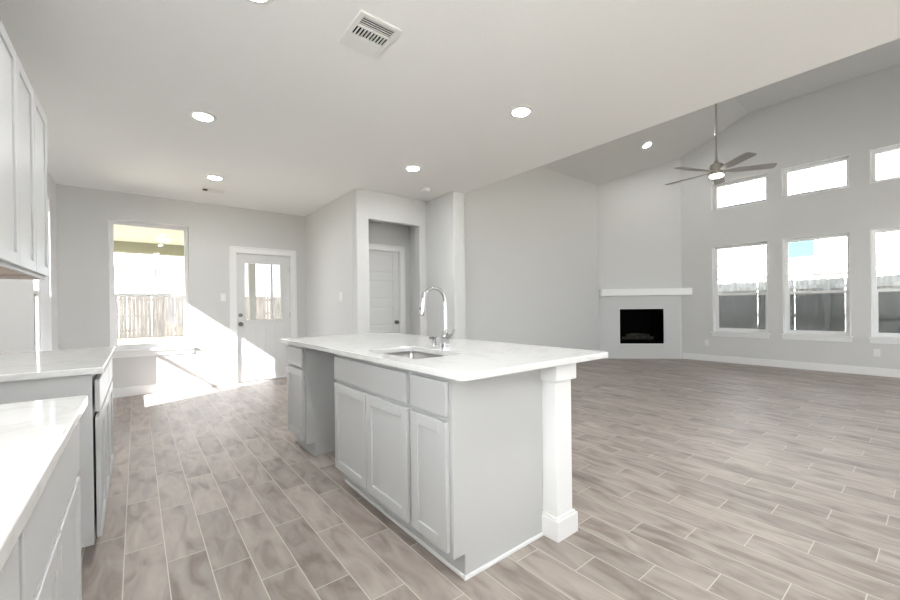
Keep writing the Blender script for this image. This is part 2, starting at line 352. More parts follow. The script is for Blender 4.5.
# ---------------------------------------------------------------- windows
WN = [0]
def window(axis, plane, out, hole, label, meet=None, stool=True, screen=False, over=.03, depth=.125):
    """axis 0: wall normal x. plane: inner wall plane, out: +1/-1 outward. hole (u0,u1,z0,z1)"""
    WN[0] += 1
    u0, u1, z0, z1 = hole
    r = empty('window_%d' % WN[0], ((plane, (u0+u1)/2, z0) if axis == 0 else ((u0+u1)/2, plane, z0)), label, 'window', kind='structure')
    inv = Matrix.Translation(r.location).inverted()
    def bx(mb, t0, t1, a, c, e, f):
        t0, t1 = plane+out*t0, plane+out*t1
        mb.box(t0, t1, a, c, e, f) if axis == 0 else mb.box(a, c, t0, t1, e, f)
    def fin(mb, name, m, bevel=.003):
        bmesh.ops.transform(mb.bm, matrix=inv, verts=mb.bm.verts); return mb.build(name, m, r, bevel=bevel)
    # reveal lining
    D = depth; E_ = .186
    mb = MB(); L = .006
    bx(mb, -.002, E_, u0, u0+L, z0, z1); bx(mb, -.002, E_, u1-L, u1, z0, z1); bx(mb, -.002, E_, u0+L, u1-L, z1-L, z1)
    if not stool: bx(mb, -.002, E_, u0+L, u1-L, z0, z0+L)
    fin(mb, 'window_reveal', M['trim'], 0)
    F = .045; a0, a1 = u0+L, u1-L; b0 = z0+(L if not stool else 0); b1 = z1-L
    mb = MB(); d0, d1 = D, D+.058
    bx(mb, d0, d1, a0, a0+F, b0, b1); bx(mb, d0, d1, a1-F, a1, b0, b1); bx(mb, d0, d1, a0+F, a1-F, b1-F, b1); bx(mb, d0, d1, a0+F, a1-F, b0, b0+F)
    fin(mb, 'window_frame', M['trim'])
    i0, i1, j0, j1 = a0+F, a1-F, b0+F, b1-F
    if meet:
        S = .020
        mb = MB(); bx(mb, D+.005, D+.028, i0, i1, meet-.022, meet+.022); bx(mb, D+.005, D+.028, i0, i0+S, j0, meet-.022); bx(mb, D+.005, D+.028, i1-S, i1, j0, meet-.022); bx(mb, D+.005, D+.028, i0+S, i1-S, j0, j0+.025)
        mb2 = MB(); bx(mb2, D-.004, D+.005, (i0+i1)/2-.03, (i0+i1)/2+.03, meet+.0, meet+.02)
        lo = fin(mb, 'lower_sash', M['trim'])
        lk = fin(mb2, 'sash_lock', M['plastic'], 0); lk.parent = lo
        mb = MB(); bx(mb, D+.031, D+.05, i0, i1, meet-.02, meet+.02); fin(mb, 'upper_sash', M['trim'])
        mb = MB(); bx(mb, D+.015, D+.019, i0+S, i1-S, j0+.025, meet-.022); g = fin(mb, 'lower_glass', M['glass'], 0)
        mb = MB(); bx(mb, D+.039, D+.043, i0, i1, meet+.02, j1); fin(mb, 'upper_glass', M['glass'], 0)
        if screen:
            mb = MB(); bx(mb, D+.052, D+.053, i0, i1, j0, meet-.02); fin(mb, 'insect_screen', M['screen'], 0)
    else:
        mb = MB(); bx(mb, D+.028, D+.032, i0, i1, j0, j1); fin(mb, 'glass', M['glass'], 0)
    if stool:
        mb = MB(); bx(mb, 0.0, D, u0+L+.0005, u1-L-.0005, z0-.0, z0+.004); bx(mb, -.045, -.0005, u0-over, u1+over, z0-.020, z0+.004)
        fin(mb, 'window_sill', M['trim'], .002)
        mb = MB(); bx(mb, -.02, -.0005, u0-over+.02, u1+over-.02, z0-.092, z0-.0205); fin(mb, 'window_apron', M['trim'], .002)
    return r
window(1, YB, 1, WB, 'tall white sash window in the back wall looking onto the porch and fence', meet=1.375, over=.055)
window(0, XL, -1, WL, 'sash window in the left wall just past the upper cabinets, letting in the sun', meet=1.375, depth=.085)
names = ['farthest', 'middle', 'nearest']
for i, (a, c) in enumerate(TR):
    window(0, XR, 1, (a, c, .60, 2.295), ['left large sash window of the living room, next to the fireplace', 'middle large sash window of the living room, below the middle high window', 'right large sash window of the living room, cut by the right edge of the photo'][i], meet=1.335, screen=True)
for i, (a, c) in enumerate(TR):
    window(0, XR, 1, (a, c, 3.01, 3.545), ['left high window behind the ceiling fan', 'middle of the three high windows showing plain sky', 'right high window cut by the right edge of the photo'][i], stool=False)

# framed openings added behind the camera to let light in
def glazing(name, label, x0, x1, y, z0, z1, n):
    r = empty(name, ((x0+x1)/2, y, z0), label, 'window', kind='structure'); off = Vector(r.location)
    mb = MB(); W = .05
    mb.box(x0, x1, y-.08, y, z0, z0+W).box(x0, x1, y-.08, y, z1-W, z1)
    for i in range(n+1):
        x = x0+(x1-x0-W)*i/n; mb.box(x, x+W, y-.08, y, z0+W, z1-W)
    bmesh.ops.translate(mb.bm, vec=-off, verts=mb.bm.verts); mb.build('window_frame', M['trim'], r)
glazing('window_9', 'wide white framed opening added behind the camera to let light in', .75, 3.45, YR-.02, .05, 2.15, 3)
glazing('window_10', 'wide white framed opening added in the living room near wall for light', 4.1, 8.7, YN-.02, .6, 2.4, 5)

r = empty('window_11', (XL, -.30, 1.08), 'wide white framed opening added above the counter beside the camera for light', 'window', kind='structure')  # opening added out of view to light the island front
mb = MB().box(-.08, -.03, -1.15, 1.15, 0, .05).box(-.08, -.03, -1.15, 1.15, 1.15, 1.2)
for y in (-1.15, -.40, .35, 1.10): mb.box(-.08, -.03, y, y+.05, .05, 1.15)
mb.build('window_frame', M['trim'], r)

# ---------------------------------------------------------------- doors
def knob(mb, c, ny, r=.028):      # round knob on a rose, projecting along -y
    x, y, z = c
    mb.cyl((x, y-.004, z), r*1.15, .010, 'Y'); mb.cyl((x, y-.025, z), r*.42, .04, 'Y', 16)
    bm2 = bmesh.ops.create_uvsphere(mb.bm, u_segments=16, v_segments=10, radius=r)['verts']
    bmesh.ops.transform(mb.bm, matrix=Matrix.Translation((x, y-.052, z)) @ Matrix.Diagonal((1, .75, 1, 1)), verts=bm2)
def casing(mb, x0, x1, z1, y, W=.095, t=.018):
    mb.box(x0-W, x0, y-t, y, 0, z1+W).box(x1, x1+W, y-t, y, 0, z1+W).box(x0, x1, y-t, y, z1, z1+W)
    mb.box(x0-W-.0, x0-W+.022, y-t-.007, y-t, 0, z1+W).box(x1+W-.022, x1+W, y-t-.007, y-t, 0, z1+W).box(x0-W+.022, x1+W-.022, y-t-.007, y-t, z1+W-.022, z1+W)
# entry door
d = empty('door_1', (1.635, YB, 0), 'white half glass back door with a satin knob in the back wall', 'door', kind='structure')
def dpart(mb, name, m, **k):
    bmesh.ops.translate(mb.bm, vec=-Vector(d.location), verts=mb.bm.verts); return mb.build(name, m, d, **k)
mb = MB(); casing(mb, 1.225, 2.045, 2.045, YB-.001); dpart(mb, 'door_casing', M['trim'], bevel=.003)
mb = MB(); mb.box(1.217, 1.233, YB, YB+.185, .0, 2.052).box(2.037, 2.053, YB, YB+.185, .0, 2.052).box(1.233, 2.037, YB, YB+.185, 2.038, 2.052); dpart(mb, 'door_frame', M['trim'])
mb = MB(); mb.box(1.233, 2.037, YB-.005, YB+.185, 0, .014); dpart(mb, 'threshold', M['nickel'], bevel=.003)
SL, SR, SZ0, SZ1 = 1.238, 2.032, .022, 2.035; yF, yK = YB+.022, YB+.062
GX0, GX1, GZ0, GZ1 = 1.352, 1.890, .985, 1.893
mb = MB(); wall_cells(mb, 1, yF, yK, SL, SR, SZ0, SZ1, [(GX0, GX1, GZ0, GZ1)])
slab = dpart(mb, 'door_slab', M['doorpaint'])
mb = MB()
for a, c, e, f in ((GX0-.028, GX0+.004, GZ0-.028, GZ1+.028), (GX1-.004, GX1+.028, GZ0-.028, GZ1+.028)): mb.box(a, c, yF-.010, yK, e, f)
mb.box(GX0+.004, GX1-.004, yF-.010, yK, GZ0-.028, GZ0+.004).box(GX0+.004, GX1-.004, yF-.010, yK, GZ1-.004, GZ1+.028); dpart(mb, 'glass_frame', M['doorpaint'], bevel=.004)
mb = MB(); mb.box(GX0, GX1, yF+.018, yF+.024, GZ0, GZ1); dpart(mb, 'door_glass', M['glass'])
mb = MB()   # raised vertical plank fields in the lower panel
nx = 4; x0, x1 = SL+.10, SR-.10
for i in range(nx):
    a = x0+(x1-x0)*i/nx+.007; c = x0+(x1-x0)*(i+1)/nx-.007; mb.box(a, c, yF-.006, yF+.001, .16, .88)
dpart(mb, 'lower_panel', M['doorpaint'], bevel=.004)
mb = MB(); knob(mb, (1.285, yF, .925), -1); dpart(mb, 'door_knob', M['knob'], smooth=True)
mb = MB(); mb.cyl((1.285, yF-.008, 1.065), .030, .016, 'Y').cyl((1.285, yF-.022, 1.065), .020, .02, 'Y'); mb.box(1.280, 1.290, yF-.045, yF-.03, 1.048, 1.082); dpart(mb, 'deadbolt', M['knob'], smooth=True)
mb = MB()
for z in (.25, 1.05, 1.82): mb.cyl((2.036, yF-.006, z), .007, .09)
dpart(mb, 'hinge', M['nickel'])
# hall door
d = empty('door_2', (2.908, YH, 0), 'white panelled inner door seen through the hall opening', 'door', kind='structure')
mb = MB(); casing(mb, 2.524, 3.292, 2.04, YH-.001, W=.085); dpart(mb, 'door_casing', M['trim'], bevel=.003)
mb = MB(); mb.box(2.517, 2.531, YH, YH+.12, 0, 2.049).box(3.285, 3.299, YH, YH+.12, 0, 2.049).box(2.531, 3.285, YH, YH+.12, 2.035, 2.049); dpart(mb, 'door_frame', M['trim'])
mb = MB(); mb.box(2.534, 3.282, YH+.028, YH+.06, .01, 2.032)
y0 = YH+.018; rails = [.01, .22]
mb.box(2.534, 2.644, y0, YH+.028, .01, 2.032).box(3.172, 3.282, y0, YH+.028, .01, 2.032)
zz = [.01+i*(2.022-.0)/5 for i in range(6)]
for z in zz: mb.box(2.644, 3.172, y0, YH+.028, max(.01, z-.055), min(2.032, z+.055))
for z in zz[:-1]: mb.box(2.674, 3.142, y0+.003, YH+.028, z+.085, z+.32)
dpart(mb, 'door_slab', M['doorpaint'], bevel=.004)
mb = MB(); knob(mb, (3.225, y0, .925), -1); dpart(mb, 'door_knob', M['knob'], smooth=True)

# ---------------------------------------------------------------- cabinets
dt_scale = [1.0]
def shaker(mb, X, sgn, y0, y1, z0, z1, t=.02, rail=.055):
    """shaker door; X = front face plane, sgn = outward x direction"""
    B = X-sgn*t*dt_scale[0]
    mb.box(B, X-sgn*.009, y0+rail-.001, y1-rail+.001, z0+rail-.001, z1-rail+.001)
    mb.box(B, X, y0, y0+rail, z0, z1).box(B, X, y1-rail, y1, z0, z1)
    mb.box(B, X, y0+rail, y1-rail, z0, z0+rail).box(B, X, y0+rail, y1-rail, z1-rail, z1)
def slabf(mb, X, sgn, y0, y1, z0, z1, t=.02): mb.box(X-sgn*t*dt_scale[0], X, y0, y1, z0, z1)
def cabinet(name, label, group, sgn, XF, XB, y0, y1, z0, z1, doors, drawers, toe=True, toe_in=.062, XD=None, cat='cabinet', gap=.002, hollow=False):
    """XF: face frame plane; XB: back; doors/drawers lists of (ya,yb,za,zb). world coordinates"""
    r = empty(name, (XB, (y0+y1)/2, 0 if toe else z0), label, cat, group); off = Vector(r.location)
    def fin(mb, nm, m, bevel=.0025, par=None):
        bmesh.ops.translate(mb.bm, vec=-off, verts=mb.bm.verts); return mb.build(nm, m, par or r, bevel=bevel)
    XD = XF+sgn*.022 if XD is None else XD
    mb = MB(); zb = z0+.105 if toe else z0
    e = .0006
    if hollow:
        xi, xo = (XB-.018, XF+.02)
        mb.box(XF, xo, y0+e, y1-e, zb, z1).box(xi, XB, y0+e, y1-e, zb, z1)
        mb.box(xo, xi, y0+e, y0+.006, zb, z1).box(xo, xi, y1-.018, y1-e, zb, z1).box(xo, xi, y0+.006, y1-.018, zb, zb+.018)
    else: mb.box(XB, XF, y0+e, y1-e, zb, z1)
    if toe: mb.box(XB, XF-sgn*toe_in, y0+e, y1-e, z0, zb)
    fin(mb, 'cabinet_body', M['cab'])
    for a, c, e, f in doors: mb = MB(); shaker(mb, XD, sgn, a, c, e, f); fin(mb, 'door', M['cab'])
    for a, c, e, f in drawers: mb = MB(); slabf(mb, XD, sgn, a, c, e, f); fin(mb, 'drawer_front', M['cab'])
    return r, fin
DZ = (.128, .677); RZ = (.700, .846)
XIF = 1.022; XIB = 1.60
grp = 'island base cabinets'
cabinet('island_cabinet', 'narrow grey island cabinet at the near corner with one drawer over one door', None, -1, XIF, XIB, 1.287, 1.592, 0, .876, [(1.300, 1.570, *DZ)], [(1.300, 1.570, *RZ)], XD=1.0)
cabinet('island_cabinet', 'wide grey island sink cabinet with two doors under a false drawer front', None, -1, XIF, XIB, 1.592, 2.500, 0, .876, [(1.605, 2.027, *DZ), (2.043, 2.478, *DZ)], [(1.605, 2.478, *RZ)], XD=1.0, hollow=True)
cabinet('island_cabinet', 'grey island cabinet at the far end past the dishwasher gap', None, -1, XIF, XIB, 3.105, 3.530, 0, .876, [(3.120, 3.512, *DZ)], [(3.120, 3.512, *RZ)], XD=1.0)
# island back panel, near end skin, shoe mouldings
r = empty('island_cladding', (1.62, 2.4, 0), 'plain grey boards closing the back and near end of the island', 'cladding')
def ip(mb, nm, m, **k):
    bmesh.ops.translate(mb.bm, vec=-Vector(r.location), verts=mb.bm.verts); return mb.build(nm, m, r, **k)
ip(MB().box(1.602, 1.63, 1.287, 3.53, 0, .876), 'back_panel', M['cab'])
nt_ = [(1.022, .105), (1.084, .105), (1.084, 0), (1.60, 0), (1.60, .8755), (1.022, .8755)]
ip(MB().prism(nt_, 1, 1.281, 1.2868), 'end_panel', M['cab'], bevel=.0015)
ip(MB().prism(nt_, 1, 3.0985, 3.1045), 'end_panel', M['cab'], bevel=.0015)
mb = MB(); mb.box(1.07, 1.593, 1.268, 1.2805, 0, .019)
ip(mb, 'shoe_moulding', M['trim'], bevel=.005)
ip(MB().box(1.071, 1.0835, 1.282, 2.50, 0, .019), 'shoe_moulding', M['trim'], bevel=.005)
ip(MB().box(1.071, 1.0835, 3.086, 3.53, 0, .019).box(1.0835, 1.598, 3.086, 3.098, 0, .019), 'shoe_moulding', M['cab'], bevel=.005)
# column post
r = empty('island_column', (1.685, 1.27, 0), 'square white support column with plinth and capital at the island corner', 'column')
def ic(mb, nm):
    bmesh.ops.translate(mb.bm, vec=-Vector(r.location), verts=mb.bm.verts); return mb.build(nm, M['trim'], r, bevel=.004)
ic(MB().box(1.612, 1.742, 1.202, 1.342, .112, .785), 'column_shaft')
ic(MB().box(1.594, 1.763, 1.183, 1.361, 0, .102).box(1.602, 1.754, 1.192, 1.352, .102, .112), 'column_base')
ic(MB().box(1.594, 1.762, 1.183, 1.361, .785, .8755), 'column_capital')

# countertops
def rounded_rect(x0, x1, y0, y1, rads, n=6):
    """rads: (x0y0, x1y0, x1y1, x0y1)"""
    pts = []
    for (cx, cy_, a0), rd, (sx, sy) in zip(((x0, y0, PI), (x1, y0, 1.5*PI), (x1, y1, 0), (x0, y1, .5*PI)), rads, ((1, 1), (-1, 1), (-1, -1), (1, -1))):
        c = (cx+sx*rd, cy_+sy*rd)
        for i in range(n+1):
            a = a0+i/n*PI/2; pts.append((c[0]+rd*math.cos(a), c[1]+rd*math.sin(a)))
    return pts
def slab_with_hole(outer, inner, z0, z1, name, m):
    bm = bmesh.new()
    def ring(pts, z): return [bm.verts.new((x, y, z)) for x, y in pts]
    ot, ob = ring(outer, z1), ring(outer, z0)
    n = len(outer)
    for i in range(n): bm.faces.new((ob[i], ob[(i+1) % n], ot[(i+1) % n], ot[i]))
    if inner:
        it, ib = ring(inner, z1), ring(inner, z0); k = len(inner)
        for i in range(k): bm.faces.new((it[i], it[(i+1) % k], ib[(i+1) % k], ib[i]))
        assert k == n
        for i in range(n):
            bm.faces.new((ot[i], ot[(i+1) % n], it[(i+1) % n], it[i])); bm.faces.new((ob[i], ib[i], ib[(i+1) % n], ob[(i+1) % n]))
    else: bm.faces.new(ot); bm.faces.new(ob[::-1])
    bmesh.ops.recalc_face_normals(bm, faces=bm.faces)
    me = bpy.data.meshes.new(name); bm.to_mesh(me); bm.free(); o = bpy.data.objects.new(name, me); COL.objects.link(o); me.materials.append(m)
    b = o.modifiers.new('bevel', 'BEVEL'); b.width = .004; b.segments = 3; b.limit_method = 'ANGLE'; b.angle_limit = math.radians(50)
    return o
SX0, SX1, SY0, SY1 = 1.068, 1.390, 1.615, 2.150
o = slab_with_hole(rounded_rect(.955, 2.0, 1.13, 3.56, (.035,)*4), rounded_rect(SX0, SX1, SY0, SY1, (.03,)*4), .8762, .906, 'island_countertop', M['quartz'])
tag(o, 'white veined quartz worktop of the island with the sink cut into it', 'countertop')
# sink
r = empty('kitchen_sink', ((SX0+SX1)/2, (SY0+SY1)/2, .66), 'rectangular stainless steel undermount sink in the island worktop', 'sink')
bm = bmesh.new()
o1 = rounded_rect(SX0-.008, SX1+.012, SY0-.012, SY1+.012, (.04,)*4); i1 = rounded_rect(SX0-.004, SX1+.004, SY0-.004, SY1+.004, (.034,)*4); i2 = rounded_rect(SX0+.012, SX1-.012, SY0+.012, SY1-.012, (.04,)*4)
rings = [[bm.verts.new((x-r.location.x, y-r.location.y, z-r.location.z)) for x, y in pts] for pts, z in ((o1, .8758), (i1, .8758), (i1, .86), (i2, .70), (i2, .695), (o1, .69))]
for a, c in zip(rings, rings[1:]):
    n = len(a)
    for i in range(n): bm.faces.new((a[i], a[(i+1) % n], c[(i+1) % n], c[i]))
for i in range(n): bm.faces.new((rings[-1][i], rings[-1][(i+1) % n], rings[0][(i+1) % n], rings[0][i]))
bm.faces.new(rings[4])
bmesh.ops.recalc_face_normals(bm, faces=bm.faces)
me = bpy.data.meshes.new('basin'); bm.to_mesh(me); bm.free(); o = bpy.data.objects.new('basin', me); COL.objects.link(o); me.materials.append(M['steel']); o.parent = r
mb = MB(); mb.lathe([(0, .003), (.02, .003), (.038, .006), (.045, .002), (.045, -.006), (0, -.006)], (0, 0, .697-.66)); mb.build('drain', M['chrome'], r, smooth=True)

# faucet
FX, FY, FZ = 1.525, 1.975, .906
r = empty('kitchen_faucet', (FX, FY, FZ), 'tall chrome gooseneck pull-down faucet standing behind the island sink', 'faucet')
MB().lathe([(0, 0), (.030, 0), (.030, .006), (.026, .010), (.025, .05), (.028, .055), (.028, .078), (.021, .088), (.0160, .12), (.0138, .25), (.013, .285), (0, .285)], (0, 0, 0)).build('faucet_body', M['chrome'], r, smooth=True)
R = .083; path = [(0, 0, .28)]
for i in range(17):
    a = PI*i/16*1.02; path.append((-R+R*math.cos(a), 0, .288+R*math.sin(a)*1.0))
path.append((path[-1][0]-.004, 0, .262))
o = MB().tube(path, .0105).build('spout', M['chrome'], r, smooth=True)
e = path[-1]
MB().tube([(e[0]+.001, 0, .280), (e[0], 0, .258), (e[0]-.006, 0, .212), (e[0]-.008, 0, .203)], [.0125, .0135, .0165, .0145], 18).build('spray_head', M['chrome'], r, smooth=True)
h = MB().tube([(0.0, -.02, .065), (.0, -.045, .068), (.012, -.062, .085), (.02, -.075, .115)], [.013, .011, .008, .0065]).build('handle', M['chrome'], r, smooth=True)
MB().cyl((e[0]-.014, 0, .245), .004, .012, 'X', 12).build('spray_button', M['dark'], r)
r = empty('soap_dispenser', (1.515, 2.075, FZ), 'short chrome dispenser cap beside the faucet on the island', 'soap dispenser')
MB().lathe([(0, 0), (.022, 0), (.022, .005), (.017, .012), (.017, .03), (.019, .034), (.019, .052), (.010, .06), (0, .06)], (0, 0, 0), 20).build('dispenser_base', M['chrome'], r, smooth=True)
MB().tube([(0, 0, .052), (-.02, 0, .058), (-.042, 0, .05)], [.008, .007, .006], 10).build('dispenser_spout', M['chrome'], r, smooth=True)

# left run
XF, XD = -.161, -.135; dt_scale[0] = .9
cabinet('base_cabinet', 'base cabinet with one wide drawer over two doors, beside the empty range gap', None, 1, XF, XL+.002, 2.400, 3.165, 0, .876, [(2.415, 2.777, *DZ), (2.783, 3.150, *DZ)], [(2.415, 3.150, *RZ)], XD=XD)
cabinet('base_cabinet', 'last base cabinet of the left run, nearest the back window', None, 1, XF, XL+.002, 3.165, 3.620, 0, .876, [(3.180, 3.605, *DZ)], [(3.180, 3.605, *RZ)], XD=XD)
tag(slab_with_hole(rounded_rect(XL+.001, -.118, 2.375, 3.635, (.004, .012, .012, .004), 3), None, .8762, .906, 'countertop', M['quartz']), 'white quartz worktop beyond the empty range gap', 'countertop')
cabinet('base_cabinet', 'near base cabinet at the lower left with a drawer over two doors', None, 1, XF, XL+.002, .840, 1.600, 0, .876, [(.855, 1.213, *DZ), (1.219, 1.583, *DZ)], [(.855, 1.583, *RZ)], XD=XD)
cabinet('base_cabinet', 'base cabinet cut off by the lower left corner of the photo', None, 1, XF, XL+.002, .080, .840, 0, .876, [(.095, .453, *DZ), (.459, .825, *DZ)], [(.095, .825, *RZ)], XD=XD)
cabinet('base_cabinet', 'base cabinet beside the camera on the left run', None, 1, XF, XL+.002, -.68, .080, 0, .876, [(-.665, -.307, *DZ), (-.301, .065, *DZ)], [(-.665, .065, *RZ)], XD=XD)
tag(slab_with_hole(rounded_rect(XL+.001, -.118, -.70, 1.625, (.004, .012, .012, .004), 3), None, .8762, .906, 'countertop', M['quartz']), 'nearest white quartz worktop in the lower left foreground', 'countertop')
# uppers
dt_scale[0] = 1.0; UZ0, UZ1 = 1.365, 2.42; UF, UD = -.458, -.436
def upper(y0, y1, doors, label):
    r, fin = cabinet('upper_cabinet', label, None, 1, UF, XL+.002, y0, y1, UZ0, UZ1, [(a, c, UZ0+.018, UZ1-.016) for a, c in doors], [], toe=False, XD=UD)
    mb = MB(); mb.box(XL+.02, UF-.02, y0+.02, y1-.02, UZ0-.0035, UZ0-.0005); fin(mb, 'underside', M['wood'], 0)
upper(3.185, 3.600, [(3.193, 3.592)], 'grey wall cabinet nearest the back window, last of the row')
upper(2.375, 3.185, [(2.383, 2.777), (2.783, 3.177)], 'double door grey wall cabinet cut by the left edge of the photo')

# ---------------------------------------------------------------- fireplace
def fire_obj(name, label, cat):
    r = empty(name, (0, 0, 0), label, cat); r.matrix_world = fire_root_m; return r
r = fire_obj('fireplace_insert', 'black rectangular gas fireplace set into the angled corner wall', 'fireplace')
g = .003
mb = MB(); D = .40
mb.box(FU0+g, FU1-g, -D, -D+.02, FZ0+g, FZ1-g).box(FU0+g, FU0+.02, -D+.02, -.004, FZ0+g, FZ1-g).box(FU1-.02, FU1-g, -D+.02, -.004, FZ0+g, FZ1-g).box(FU0+.02, FU1-.02, -D+.02, -.004, FZ0+g, FZ0+.05).box(FU0+.02, FU1-.02, -D+.02, -.004, FZ1-.05, FZ1-g)
mb.build('firebox', M['black'], r)
mb = MB()
mb.box(FU0+g, FU0+.03, -.004, .004, FZ0+g, FZ1-g).box(FU1-.03, FU1-g, -.004, .004, FZ0+g, FZ1-g).box(FU0+.03, FU1-.03, -.004, .004, FZ0+g, FZ0+.03).box(FU0+.03, FU1-.03, -.004, .004, FZ1-.03, FZ1-g)
mb.build('insert_frame', M['black'], r, bevel=.002)
for k, (a, c, dz, rr) in enumerate((((.50, -.22, .0), (1.14, -.25, .0), .42, .035), ((.60, -.16, 0), (1.0, -.30, 0), .48, .028), ((.72, -.30, 0), (1.08, -.15, 0), .49, .026))):
    MB().tube([(a[0], a[1], dz), ((a[0]+c[0])/2, (a[1]+c[1])/2, dz+.012), (c[0], c[1], dz)], [rr, rr*1.1, rr*.85], 10).build('fire_log', M['log'], r, smooth=True)
MB().box(.5, 1.14, -.30, -.14, FZ0+.05, FZ0+.075).build('burner', M['black'], r, bevel=.004)
r = fire_obj('fireplace_surround', 'flat pale grey surround panel framing the black fireplace up to the mantel', 'fireplace surround')
mb = MB()
wall_cells(mb, 1, .001, .013, .05, LEN-.02, 0, 1.345, [(FU0-.002, FU1+.002, FZ0-.002, FZ1+.002)]); mb.build('surround_panel', M['fireframe'], r)
mb = MB(); q = .012
mb.box(FU0-q, FU0-.003, .0135, .018, FZ0-q, FZ1+q).box(FU1+.003, FU1+q, .0135, .018, FZ0-q, FZ1+q).box(FU0-.003, FU1+.003, .0135, .018, FZ0-q, FZ0-.003).box(FU0-.003, FU1+.003, .0135, .018, FZ1+.003, FZ1+q); mb.build('edge_trim', M['trim'], r)
r = fire_obj('fireplace_mantel', 'thick white box beam mantel shelf above the fireplace', 'mantel')
MB().prism([(.012, .001), (LEN-.02, .001), (LEN-.02, .18), (-.13, .18), (-.13, .142)], 2, 1.347, 1.492).build('mantel_beam', M['trim'], r, bevel=.004)

# ---------------------------------------------------------------- ceiling fixtures
def recessed(loc, label, slope=0, lm=None):
    r = empty('recessed_light', loc, label, 'ceiling light')
    MB().lathe([(.068, -.0005), (.098, -.0005), (.098, -.004), (.082, -.009), (.070, -.010), (.068, -.004)], (0, 0, 0)).build('trim_ring', M['plastic'], r, smooth=True)
    MB().lathe([(0, -.001), (.0675, -.001), (.0675, -.005), (0, -.006)], (0, 0, 0)).build('light_lens', M['lens'], r)
    r.rotation_euler = (slope, 0, 0); return r
first = recessed((.448, 3.795, CH), 'recessed ceiling light above the aisle, the large one at upper left')
def rec(loc, label, slope=0):
    c = copy_tree(first); c.location = loc; c['label'] = label; c.rotation_euler = (slope, 0, 0)
rec((.76, 5.48, CH), 'small recessed ceiling light in front of the back window, beside the small vent')
rec((2.484, 2.164, CH), 'recessed ceiling light above the island at upper centre')
rec((2.496, 3.792, CH), 'recessed ceiling light in front of the hall opening')
rec((.477, 2.135, CH), 'recessed ceiling light cut by the top edge of the photo')
rec((7.702, 3.568, vault(3.568)), 'recessed light in the sloped living room ceiling, left of the fan', -math.atan((RIDGE-EAVE)/2.4))
rec((.477, .4, CH), 'recessed ceiling light behind the camera over the aisle')
rec((2.49, .4, CH), 'recessed ceiling light behind the camera near the living room edge')
rec((.477, -1.6, CH), 'recessed ceiling light by the added rear opening, left one')
rec((2.49, -1.6, CH), 'recessed ceiling light by the added rear opening, right one')

r = empty('smoke_detector', (3.066, 4.372, CH), 'small round white smoke detector on the ceiling before the hall opening', 'smoke detector')
MB().lathe([(0, -.0005), (.066, -.0005), (.066, -.012), (.058, -.032), (.03, -.04), (0, -.04)], (0, 0, 0)).build('detector_body', M['plastic'], r, smooth=True)
MB().lathe([(.034, -.0385), (.038, -.0405), (.042, -.0372)], (0, 0, 0)).build('vent_ring', M['trim'], r)

# big supply vent
vx0, vx1, vy0, vy1 = .955, 1.21, 1.935, 2.245
r = empty('ceiling_vent', ((vx0+vx1)/2, (vy0+vy1)/2, CH), 'large white ceiling supply vent with two banks of louvres above the island aisle', 'vent')
off = Vector(r.location)
def fv(mb, nm, m, **k):
    bmesh.ops.translate(mb.bm, vec=-off, verts=mb.bm.verts); return mb.build(nm, m, r, **k)
mb = MB(); z1 = CH-.0005; z0 = CH-.012
cx0, cx1, cy0, cy1 = .987, 1.185, 1.962, 2.125
mb.box(vx0, cx0, vy0, vy1, z0, z1).box(cx1, vx1, vy0, vy1, z0, z1).box(cx0, cx1, vy0, cy0, z0, z1).box(cx0, cx1, cy1, vy1, z0, z1).box(cx0, cx1, 2.035, 2.050, z0, z1)
fv(mb, 'vent_frame', M['plastic'], bevel=.003)
fv(MB().box(cx0, cx1, cy0, cy1, z1-.0003, z1), 'vent_shade_sheet', M['dark'])  # dark sheet painted in place of the shaded duct
for i in range(4):
    y = cy0+.012+i*.0165; fv(MB().box(cx0, cx1, y, y+.0048, z0+.007, z1-.001), 'louvre', M['plastic'])
for i in range(9):
    x = cx0+.014+i*.0205; fv(MB().box(x, x+.0052, 2.050, cy1, z0+.001, z1-.001), 'louvre', M['plastic'])
# small vent
r = empty('ceiling_vent', (.82, 6.10, CH), 'small narrow ceiling vent beside the light near the back window', 'vent'); off = Vector(r.location)
fv(MB().box(.69, .955, 6.03, 6.045, CH-.01, CH-.0005).box(.69, .955, 6.155, 6.17, CH-.01, CH-.0005).box(.69, .705, 6.045, 6.155, CH-.01, CH-.0005).box(.94, .955, 6.045, 6.155, CH-.01, CH-.0005).box(.76, .77, 6.045, 6.155, CH-.01, CH-.0005), 'vent_frame', M['plastic'], bevel=.002)
fv(MB().box(.705, .94, 6.045, 6.155, CH-.0009, CH-.0006), 'vent_shade_sheet', M['dark'])  # dark sheet stands in for shade inside the small vent
for i in range(9):
    y = 6.05+i*.0118; fv(MB().box(.77, .94, y, y+.0085, CH-.008, CH-.001), 'louvre', M['plastic'])

